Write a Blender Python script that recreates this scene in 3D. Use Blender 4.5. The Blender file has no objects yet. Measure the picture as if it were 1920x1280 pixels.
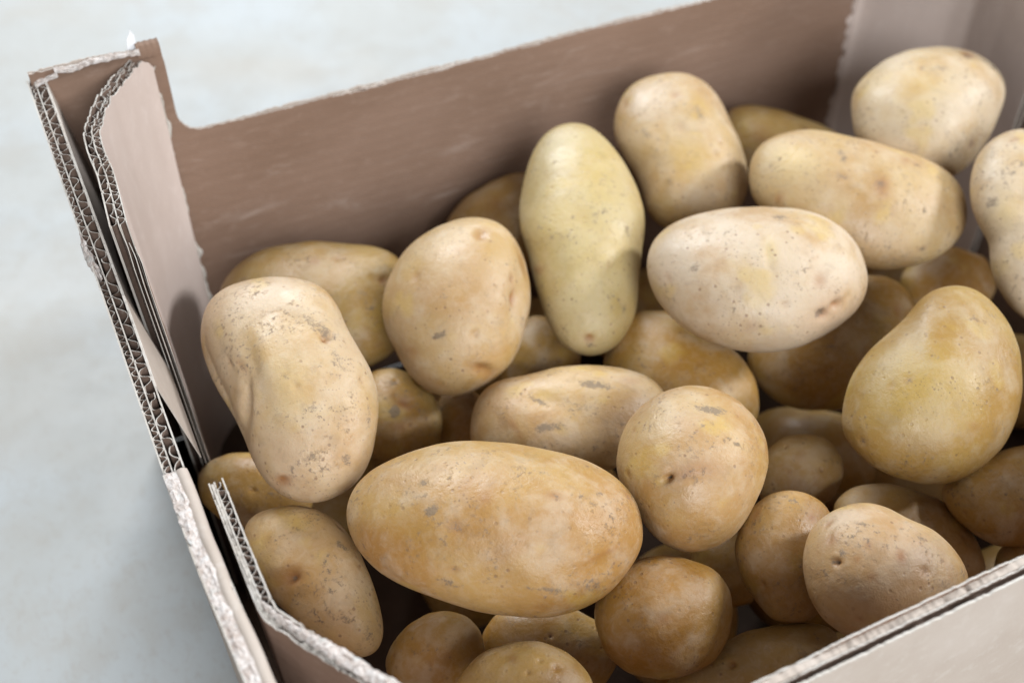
import bpy, bmesh, math, random
import numpy as np
from mathutils import Vector, Matrix

random.seed(7); rng = np.random.default_rng(7)
sc = bpy.context.scene
col = sc.collection
R = math.radians

# ------------------------------------------------------------------ camera
CAMZ, PITCH, YAW, LENS = 0.46, 44.5, 26.0, 42.0
cam_d = bpy.data.cameras.new("camera")
cam_d.sensor_width = 36.0; cam_d.lens = LENS
cam_d.clip_start = 0.01; cam_d.clip_end = 50
cam_d.dof.use_dof = True; cam_d.dof.focus_distance = 0.455; cam_d.dof.aperture_fstop = 6.3
cam_d.dof.aperture_blades = 7
cam = bpy.data.objects.new("camera", cam_d); col.objects.link(cam)
cam.location = (0, 0, CAMZ); cam.rotation_euler = (R(90 - PITCH), 0, R(-YAW))
sc.camera = cam

# ------------------------------------------------------------------ light: soft room daylight + area lamps behind, at the near side and at the right
world = bpy.data.worlds.new("World"); sc.world = world; world.use_nodes = True
bg = world.node_tree.nodes["Background"]
bg.inputs["Color"].default_value = (0.90, 0.95, 1.0, 1); bg.inputs["Strength"].default_value = 0.28

def area(name, target, az, el, dist, sx, sy, power, colr):
    d = bpy.data.lights.new(name, 'AREA'); d.shape = 'RECTANGLE'; d.size = sx; d.size_y = sy
    d.energy = power; d.color = colr
    o = bpy.data.objects.new(name, d); col.objects.link(o)
    v = Vector((math.cos(R(el)) * math.cos(R(az)), math.cos(R(el)) * math.sin(R(az)), math.sin(R(el))))
    o.location = Vector(target) + v * dist
    o.rotation_euler = v.to_track_quat('Z', 'Y').to_euler()
    return o
area("window_light", (0.2, 0.32, 0.10), 82, 40, 2.4, 1.3, 1.0, 85, (0.87, 0.935, 1.0))      # broad, high, from behind
area("window_light", (0.2, 0.32, 0.10), -95, 32, 2.4, 1.3, 1.0, 69, (0.90, 0.95, 1.0))       # lower, over the near wall
area("window_light", (0.2, 0.30, 0.12), -16, 30, 2.4, .28, .40, 52, (0.92, 0.96, 1.0))       # small glint from the right

vs = sc.view_settings
sc.display_settings.display_device = 'sRGB'
vs.view_transform = 'Standard'; vs.look = 'None'; vs.exposure = 0.0; vs.gamma = 1.0
sc.render.film_transparent = False
sc.cycles.max_bounces = 8; sc.cycles.diffuse_bounces = 6
sc.cycles.use_denoising = True

# ------------------------------------------------------------------ picture measurements -> points in the box
F_PX = LENS / 36.0 * 1920
cp, sp, cy_, sy_ = math.cos(R(PITCH)), math.sin(R(PITCH)), math.cos(R(YAW)), math.sin(R(YAW))
FW = np.array([sy_ * cp, cy_ * cp, -sp]); RT = np.array([cy_, -sy_, 0.0]); DN = np.cross(FW, RT)
CAM = np.array([0, 0, CAMZ])
def ray(px, py):
    px = np.asarray(px, float); py = np.asarray(py, float)
    return ((px - 960) / F_PX)[..., None] * RT + ((py - 640) / F_PX)[..., None] * DN + FW
def at_z(px, py, z):
    r = ray(px, py); return r * (z - CAMZ) / r[2] + CAM

# ------------------------------------------------------------------ node helpers
def new_mat(name):
    m = bpy.data.materials.new(name); m.use_nodes = True
    nt = m.node_tree
    return m, nt, nt.nodes["Principled BSDF"]
class NB:
    def __init__(s, nt): s.nt = nt
    def n(s, typ, **kw):
        nd = s.nt.nodes.new(typ)
        ins = kw.pop('ins', {})
        for k, v in kw.items(): setattr(nd, k, v)
        for k, v in ins.items(): s.set(nd.inputs[k], v)
        return nd
    def set(s, sock, v):
        if isinstance(v, bpy.types.NodeSocket): s.nt.links.new(v, sock)
        else: sock.default_value = v
    def noise(s, vec, scale, detail=4, rough=.55, dist=0.0):
        nd = s.n('ShaderNodeTexNoise', ins={'Vector': vec, 'Scale': scale, 'Detail': detail, 'Roughness': rough, 'Distortion': dist})
        return nd.outputs['Fac']
    def ramp(s, fac, a, b, lo=0.0, hi=1.0, smooth=True):
        nd = s.n('ShaderNodeMapRange', ins={'Value': fac, 'From Min': a, 'From Max': b, 'To Min': lo, 'To Max': hi})
        nd.interpolation_type = 'SMOOTHSTEP' if smooth else 'LINEAR'
        return nd.outputs['Result']
    def math(s, op, a, b=0.0, clamp=False):
        nd = s.n('ShaderNodeMath', operation=op, use_clamp=clamp); s.set(nd.inputs[0], a); s.set(nd.inputs[1], b)
        return nd.outputs[0]
    def mix(s, fac, a, b, mode='MIX'):
        nd = s.n('ShaderNodeMix', data_type='RGBA', blend_type=mode, clamp_factor=True)
        s.set(nd.inputs[0], fac); s.set(nd.inputs[6], a); s.set(nd.inputs[7], b)
        return nd.outputs[2]
    def bump(s, h, strength, dist, normal=None):
        nd = s.n('ShaderNodeBump', ins={'Height': h, 'Strength': strength, 'Distance': dist})
        if normal is not None: s.set(nd.inputs['Normal'], normal)
        return nd.outputs['Normal']
    def scale_vec(s, vec, xyz):
        return s.n('ShaderNodeVectorMath', operation='MULTIPLY', ins={0: vec, 1: xyz}).outputs[0]

def rgb(r, g, b): return (r, g, b, 1)

# ------------------------------------------------------------------ materials
def potato_material():
    m, nt, bs = new_mat("potato_skin"); b = NB(nt)
    tc = b.n('ShaderNodeTexCoord').outputs['Object']
    oi = b.n('ShaderNodeObjectInfo')
    off = b.n('ShaderNodeVectorMath', operation='SCALE', ins={0: (3.1, 1.7, 2.3)}); b.set(off.inputs['Scale'], oi.outputs['Random'])
    v = b.n('ShaderNodeVectorMath', operation='ADD', ins={0: tc, 1: off.outputs[0]}).outputs[0]
    sep = b.n('ShaderNodeSeparateColor', ins={0: oi.outputs['Color']})
    yel, dirt_k, pale_k = sep.outputs[0], sep.outputs[1], sep.outputs[2]
    mk = b.n('ShaderNodeAttribute', attribute_name='marks')
    ms = b.n('ShaderNodeSeparateColor', ins={0: mk.outputs['Color']})
    a_dirt, a_scar, a_yel = ms.outputs
    n_big = b.noise(v, 26, 3, .5, .4)
    n_mid = b.noise(v, 75, 4, .6, .3)
    n_fin = b.noise(v, 420, 4, .65)
    n_vf = b.noise(v, 1500, 3, .6)
    tan = rgb(.380, .220, .056); ochre = rgb(.310, .146, .022); yellow = rgb(.50, .335, .070); pale = rgb(.50, .395, .285); green = rgb(.38, .305, .105)
    c = b.mix(b.ramp(n_big, .35, .65), ochre, tan)
    c = b.mix(b.math('MULTIPLY', b.ramp(n_mid, .45, .72), .42), c, pale)
    c = b.mix(b.math('MULTIPLY', pale_k, b.ramp(b.noise(v, 38, 4, .6), .3, .6, .4, 1)), c, pale)
    c = b.mix(b.math('MULTIPLY', yel, .75), c, green)
    ypatch = b.math('MAXIMUM', a_yel, b.math('MULTIPLY', b.ramp(b.noise(v, 44, 2, .5), .6, .72), .8))
    c = b.mix(b.math('MULTIPLY', ypatch, .48), c, yellow)
    # flaky skin: lighter netted layer
    net = b.ramp(b.noise(v, 230, 5, .7, 1.0), .45, .62)
    c = b.mix(b.math('MULTIPLY', net, .16), c, rgb(.50, .375, .255))
    c = b.mix(b.math('MULTIPLY', b.ramp(n_fin, .55, .78), .18), c, rgb(.24, .12, .04))
    # scars: orange brown
    sc_ = b.math('MULTIPLY', a_scar, b.ramp(n_mid, .25, .6, .55, 1.0))
    c = b.mix(sc_, c, rgb(.25, .095, .02))
    # lenticels
    vo = b.n('ShaderNodeTexVoronoi', ins={'Vector': v, 'Scale': 240.0, 'Randomness': 1.0})
    pick = b.n('ShaderNodeSeparateColor', ins={0: vo.outputs['Color']})
    len_ = b.math('MULTIPLY', b.ramp(vo.outputs['Distance'], .10, .22, 1, 0), b.ramp(pick.outputs[0], .50, .62))
    vo2 = b.n('ShaderNodeTexVoronoi', ins={'Vector': v, 'Scale': 760.0, 'Randomness': 1.0})
    pick2 = b.n('ShaderNodeSeparateColor', ins={0: vo2.outputs['Color']})
    sp_ = b.math('MULTIPLY', b.ramp(vo2.outputs['Distance'], .16, .36, 1, 0), b.ramp(pick2.outputs[0], .50, .62))
    patchy = b.ramp(b.noise(v, 60, 3, .6), .42, .62)
    c = b.mix(b.math('MULTIPLY', b.math('MULTIPLY', len_, b.ramp(b.noise(v, 48, 2, .5), .38, .6, .15, 1.0)), .6), c, rgb(.17, .09, .045))
    c = b.mix(b.math('MULTIPLY', b.math('MULTIPLY', sp_, b.ramp(b.noise(v, 52, 3, .6), .50, .68, .02, 1.0)), .58), c, rgb(.13, .08, .05))
    # soil left on the skin: thin grey film + crumbs, broken up by noise
    n_cr = b.noise(v, 900, 5, .8, .5)
    zone = b.ramp(b.math('ADD', b.noise(v, 62, 3, .6, .4), b.math('MULTIPLY', dirt_k, .09)), .52, .72)
    clump = b.math('MULTIPLY', zone, b.ramp(b.math('ADD', n_fin, b.math('MULTIPLY', n_cr, .6)), .84, .98))
    brk = b.math('ADD', b.math('MULTIPLY', b.math('SUBTRACT', b.noise(v, 300, 5, .75, .5), .5), 1.5), b.math('MULTIPLY', b.math('SUBTRACT', n_cr, .5), 1.3))
    a2 = b.ramp(b.math('ADD', a_dirt, brk), .34, .74)
    film = b.math('MULTIPLY', b.ramp(b.math('ADD', b.noise(v, 120, 4, .65, .6), b.math('MULTIPLY', dirt_k, .07)), .56, .74), .18)
    dirt = b.math('MAXIMUM', b.math('MAXIMUM', b.math('MULTIPLY', clump, .8), film), b.math('MULTIPLY', a2, .78))
    # fine drag streaks
    st = b.noise(b.scale_vec(v, (1.0, .16, .5)), 520, 4, .7, .4)
    streak = b.math('MULTIPLY', b.ramp(st, .64, .74), b.ramp(b.noise(v, 48, 2, .5), .50, .64))
    c = b.mix(b.math('MULTIPLY', streak, .5), c, rgb(.20, .13, .085))
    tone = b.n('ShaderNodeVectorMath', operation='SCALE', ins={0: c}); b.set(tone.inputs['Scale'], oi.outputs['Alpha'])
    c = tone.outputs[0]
    c = b.mix(dirt, c, b.mix(n_vf, rgb(.095, .065, .042), rgb(.215, .160, .110)))
    b.set(bs.inputs['Base Color'], c)
    rough = b.math('ADD', b.ramp(n_mid, .3, .7, .40, .58), b.math('MULTIPLY', dirt, .3))
    b.set(bs.inputs['Roughness'], rough)
    bs.inputs['Specular IOR Level'].default_value = .5
    bs.inputs['Subsurface Weight'].default_value = .12
    bs.inputs['Subsurface Radius'].default_value = (1.0, .5, .2)
    bs.inputs['Subsurface Scale'].default_value = .003
    h = b.math('ADD', b.math('MULTIPLY', n_fin, .5), b.math('MULTIPLY', n_vf, .22))
    h = b.math('ADD', h, b.math('MULTIPLY', n_mid, 1.1))
    h = b.math('SUBTRACT', h, b.math('MULTIPLY', len_, .25))
    h = b.math('ADD', h, b.math('MULTIPLY', dirt, .22))
    b.set(bs.inputs['Normal'], b.bump(h, .42, .0011))
    return m

def kraft_material(name, base, dark, light, stretch=(1, 1, 1), wash=None, rough=.85, fibre=.5):
    m, nt, bs = new_mat(name); b = NB(nt)
    tc = b.n('ShaderNodeTexCoord').outputs['Object']
    v = b.scale_vec(tc, stretch)
    n1 = b.noise(v, 22, 4, .6); n2 = b.noise(v, 170, 5, .7, .3); n3 = b.noise(v, 1300, 3, .7)
    c = b.mix(b.ramp(n1, .3, .7), dark, base)
    c = b.mix(b.math('MULTIPLY', b.ramp(n2, .5, .75), .55), c, light)
    c = b.mix(b.math('MULTIPLY', b.ramp(n3, .55, .8), fibre), c, dark)
    c = b.mix(b.math('MULTIPLY', b.ramp(n3, .28, .45, 1, 0), fibre * .7), c, light)
    h = b.math('ADD', b.math('MULTIPLY', n3, .5), b.math('MULTIPLY', n2, .5))
    nrm = b.bump(h, .35, .0005)
    if wash:
        axis, pitch = wash
        w = b.n('ShaderNodeTexWave', wave_type='BANDS', bands_direction=axis, ins={'Vector': tc, 'Scale': 1 / pitch / 3.1831, 'Distortion': 1.2, 'Detail': 2, 'Detail Scale': .6})
        nrm = b.bump(w.outputs['Fac'], .10, .0006, nrm)
        sf = b.noise(b.scale_vec(tc, (.5, 1, 2.2)), 34, 5, .65, .5)
        c = b.mix(b.math('MULTIPLY', b.ramp(sf, .56, .74), .5), c, rgb(.36, .275, .225))
        c = b.mix(b.math('MULTIPLY', b.ramp(w.outputs['Fac'], .55, 1.0), .05), c, dark)
    b.set(bs.inputs['Base Color'], c); b.set(bs.inputs['Normal'], nrm)
    bs.inputs['Roughness'].default_value = rough; bs.inputs['Specular IOR Level'].default_value = .25
    return m

def torn_material():
    m, nt, bs = new_mat("torn_paper_fibre"); b = NB(nt)
    tc = b.n('ShaderNodeTexCoord').outputs['Object']
    n1 = b.noise(tc, 330, 5, .75, .8); n2 = b.noise(tc, 1400, 3, .7); n3 = b.noise(tc, 120, 3, .6)
    c = b.mix(b.ramp(n1, .38, .62), rgb(.42, .345, .30), rgb(.57, .52, .485))
    c = b.mix(b.math('MULTIPLY', b.ramp(n3, .55, .7), .45), c, rgb(.42, .47, .45))
    c = b.mix(b.math('MULTIPLY', b.ramp(n1, .30, .42, 1, 0), .6), c, rgb(.30, .235, .205))
    b.set(bs.inputs['Base Color'], c); bs.inputs['Roughness'].default_value = .95; bs.inputs['Specular IOR Level'].default_value = .1
    b.set(bs.inputs['Normal'], b.bump(b.math('ADD', n1, b.math('MULTIPLY', n2, .4)), .45, .0006))
    return m

def table_material():
    m, nt, bs = new_mat("pale_table"); b = NB(nt)
    tc = b.n('ShaderNodeTexCoord').outputs['Object']
    n1 = b.noise(tc, 5.5, 5, .6, .5); n2 = b.noise(tc, 22, 5, .65, .4); n3 = b.noise(b.scale_vec(tc, (1, .35, 1)), 60, 5, .7, .6)
    c = b.mix(b.ramp(n1, .40, .62), rgb(0.335, 0.329, 0.307), rgb(0.353, 0.361, 0.355))
    c = b.mix(b.math('MULTIPLY', b.ramp(n2, .48, .68), .42), c, rgb(0.335, 0.308, 0.270))
    c = b.mix(b.math('MULTIPLY', b.ramp(n3, .56, .76), .33), c, rgb(0.380, 0.386, 0.380))
    n4 = b.noise(b.scale_vec(tc, (1, .5, 1)), 260, 4, .7, .8)
    c = b.mix(b.math('MULTIPLY', b.ramp(n4, .50, .66), .34), c, rgb(0.297, 0.268, 0.228))
    c = b.mix(b.math('MULTIPLY', b.ramp(b.noise(tc, 3.2, 4, .6, .6), .48, .66), .38), c, rgb(0.361, 0.321, 0.270))
    scr = b.noise(b.scale_vec(tc, (1, .05, 1)), 150, 3, .6, 1.5)
    c = b.mix(b.math('MULTIPLY', b.ramp(scr, .68, .74), .25), c, rgb(0.313, 0.268, 0.213))
    b.set(bs.inputs['Base Color'], c)
    b.set(bs.inputs['Roughness'], b.ramp(n2, .3, .7, .5, .65)); bs.inputs['Specular IOR Level'].default_value = .35
    b.set(bs.inputs['Normal'], b.bump(n3, .12, .001))
    return m

M_POT = potato_material()
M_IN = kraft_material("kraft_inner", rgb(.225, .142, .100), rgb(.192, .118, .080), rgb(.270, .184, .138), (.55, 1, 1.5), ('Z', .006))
M_BASE = kraft_material("kraft_base", rgb(.085, .055, .040), rgb(.06, .04, .028), rgb(.11, .075, .055), rough=1.0)  # kraft darkened so the shade of the deep gaps is in its colour
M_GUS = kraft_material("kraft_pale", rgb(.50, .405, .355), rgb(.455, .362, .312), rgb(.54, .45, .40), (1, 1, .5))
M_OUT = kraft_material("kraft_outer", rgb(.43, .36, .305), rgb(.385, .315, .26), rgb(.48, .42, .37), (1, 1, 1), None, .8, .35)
M_FLU = kraft_material("kraft_flute", rgb(.15, .10, .075), rgb(.11, .07, .05), rgb(.24, .19, .16))  # dark kraft: shade inside the open flutes is put into the colour
M_EDGE = kraft_material("paper_cut_edge", rgb(.50, .46, .41), rgb(.40, .35, .30), rgb(.58, .56, .52))
M_RIM = kraft_material('kraft_rim', rgb(.42, .36, .31), rgb(.35, .28, .23), rgb(.50, .46, .41))
M_TORN = torn_material()
M_WHITE = kraft_material("white_paper", rgb(.78, .77, .76), rgb(.66, .65, .65), rgb(.85, .85, .85))
M_TABLE = table_material()
M_DARK = kraft_material("dark_debris", rgb(.02, .02, .022), rgb(.01, .01, .01), rgb(.04, .04, .04))

# ------------------------------------------------------------------ object helpers
def link_mesh(name, verts, faces, mats, mi=None, parent=None, smooth=False):
    me = bpy.data.meshes.new(name)
    me.from_pydata([tuple(map(float, v)) for v in verts], [], faces)
    for m in (mats if isinstance(mats, (list, tuple)) else [mats]): me.materials.append(m)
    if mi is not None: me.polygons.foreach_set('material_index', np.asarray(mi, dtype=np.int32))
    if smooth: me.polygons.foreach_set('use_smooth', np.ones(len(me.polygons), dtype=bool))
    me.update()
    o = bpy.data.objects.new(name, me); col.objects.link(o)
    if parent is not None: o.parent = parent
    return o

def resample(path, step):
    p = np.array(path, float); d = np.r_[0, np.cumsum(np.linalg.norm(np.diff(p[:, :2], axis=0), axis=1))]
    n = max(3, int(d[-1] / step) + 1); s = np.linspace(0, d[-1], n)
    return np.stack([np.interp(s, d, p[:, k]) for k in range(p.shape[1])], 1), s

def normals2d(p):
    t = np.gradient(p[:, :2], axis=0); t /= np.linalg.norm(t, axis=1)[:, None] + 1e-12
    return np.stack([-t[:, 1], t[:, 0]], 1)

def wobble(n, amp, win, seed):
    r = np.random.default_rng(seed).normal(size=n + 2 * win)
    k = np.hanning(win + 2)[1:-1]; k /= np.sqrt((k ** 2).sum())
    return amp * np.convolve(r, k, 'same')[win:win + n]

def sheet(name, c_top, c_bot, nrm, off_lo, off_hi, mats, parent, rows=(0, .012, .05, .4, 1.0), edge_mat=1):
    """A paper sheet standing on its edge: from c_top (n,3) down to c_bot (n,3), between two offsets along nrm (n,2)."""
    n = len(c_top); V = []; Fc = []; mi = []
    lo = np.broadcast_to(off_lo, (n,)); hi = np.broadcast_to(off_hi, (n,))
    nr = len(rows)
    for side in (lo, hi):
        for t in rows:
            p = c_top * (1 - t) + c_bot * t
            q = p.copy(); q[:, :2] += nrm * side[:, None]
            V.append(q)
    V = np.concatenate(V)
    def idx(s, r, i): return (s * nr + r) * n + i
    for i in range(n - 1):
        for r in range(nr - 1):
            Fc.append((idx(0, r, i), idx(0, r, i + 1), idx(0, r + 1, i + 1), idx(0, r + 1, i))); mi.append(0)
            Fc.append((idx(1, r, i + 1), idx(1, r, i), idx(1, r + 1, i), idx(1, r + 1, i + 1))); mi.append(0)
        Fc.append((idx(1, 0, i), idx(1, 0, i + 1), idx(0, 0, i + 1), idx(0, 0, i))); mi.append(edge_mat)
        Fc.append((idx(0, nr - 1, i), idx(0, nr - 1, i + 1), idx(1, nr - 1, i + 1), idx(1, nr - 1, i))); mi.append(0)
    for i in (0, n - 1):
        for r in range(nr - 1):
            q = (idx(0, r, i), idx(0, r + 1, i), idx(1, r + 1, i), idx(1, r, i))
            Fc.append(q if i == 0 else q[::-1]); mi.append(edge_mat)
    return link_mesh(name, V, Fc, mats, mi, parent)

def board(names, path, bottom, layers, parent, step=.0005, lean=0.0, seed=0, mats=None, fray=.0004, torn=None, soft=.0045):
    """Corrugated board. path: (x,y,ztop) polyline; layers outward along the left-hand normal:
    ('liner', o0, o1, material, label) or ('flute', o0, o1, pitch). torn(s, i_layer) -> drop of the top edge."""
    p, s = resample(path, step)
    kk = max(3, int(soft / step)); kr = np.hanning(2 * kk + 3)[1:-1]; kr /= kr.sum()
    for c in (0, 1, 2):
        q = np.r_[2 * p[0, c] - p[kk:0:-1, c], p[:, c], 2 * p[-1, c] - p[-2:-kk - 2:-1, c]]
        p[:, c] = np.convolve(q, kr, 'same')[kk:-kk]
    nrm = normals2d(p)
    k = max(3, int(.004 / step)); ker = np.hanning(k + 2)[1:-1]; ker /= ker.sum()
    for c in (0, 1):
        nrm[:, c] = np.convolve(np.pad(nrm[:, c], k, 'edge'), ker, 'same')[k:-k]
    nrm /= np.linalg.norm(nrm, axis=1)[:, None]
    objs = []
    for li, L in enumerate(layers):
        top = p.copy(); n = len(p)
        top[:, 2] += wobble(n, fray, 5, seed * 31 + li) + wobble(n, fray * .8, 40, seed * 57 + li)
        if torn is not None: top[:, 2] -= torn(s, li)
        bot = p.copy(); bot[:, 2] = bottom
        bot[:, :2] += nrm * np.broadcast_to(lean(s) if callable(lean) else lean, (n,))[:, None]
        par = parent if not objs else objs[0]
        if L[0] == 'liner':
            o = sheet(names[0] if not objs else 'liner', top, bot, nrm, L[1], L[2], [L[3], M_EDGE], par)
        else:
            mid = (L[1] + L[2]) / 2; amp = (L[2] - L[1]) / 2 - .00010
            ph = 2 * math.pi * s / L[3] + wobble(n, .30, 40, seed * 11 + li)
            am = np.clip(1.08 - .20 * np.abs(wobble(n, 1, 22, seed + li)), .25, 1)
            o_ = mid + amp * np.clip(1.25 * np.sin(ph) + .25 * np.sin(2 * ph + 1), -1, 1) * am + amp * (1 - am) * np.sign(wobble(n, 1, 50, seed * 3 + li)) * .8
            o = sheet('fluting', top - np.array([0, 0, .0003]), bot, nrm, o_ - .0002, o_ + .0002, [M_FLU, M_EDGE], par, rows=(0, .012, 1.0))
        objs.append(o)
    return objs

def torn_strip(name, path, width, parent, mat=None, height=.0009, seed=1, step=.0006, across=9):
    """Ragged fibrous strip: path of (x,y,z), width to the left."""
    p, s = resample(path, step); nrm = normals2d(p); n = len(p)
    r = np.random.default_rng(seed)
    w = np.interp(s, np.linspace(0, s[-1], len(width)), width) if np.ndim(width) else np.full(n, width)
    V = np.zeros((across, n, 3))
    for a in range(across):
        t = a / (across - 1)
        ww = w * (t - .5) + wobble(n, .00025, 4, seed * 7 + a)
        V[a, :, :2] = p[:, :2] + nrm * ww[:, None]
        crown = math.sin(math.pi * t)
        V[a, :, 2] = p[:, 2] + height * (crown - .6) + wobble(n, height * .28, 3, seed * 13 + a) * crown + wobble(n, height * .45, 18, seed * 17 + a // 3)
    Fc = []
    for a in range(across - 1):
        for i in range(n - 1):
            Fc.append((a * n + i, a * n + i + 1, (a + 1) * n + i + 1, (a + 1) * n + i))
    V = V.reshape(-1, 3); m = len(V)
    V = np.concatenate([V, V - np.array([0, 0, .0012])])
    Fc += [tuple(i + m for i in f[::-1]) for f in Fc]
    for i in range(n - 1):
        Fc.append((i + 1, i, i + m, i + 1 + m)); a = (across - 1) * n
        Fc.append((a + i, a + i + 1, a + i + 1 + m, a + i + m))
    return link_mesh(name, V, Fc, mat or M_TORN, None, parent)

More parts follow.
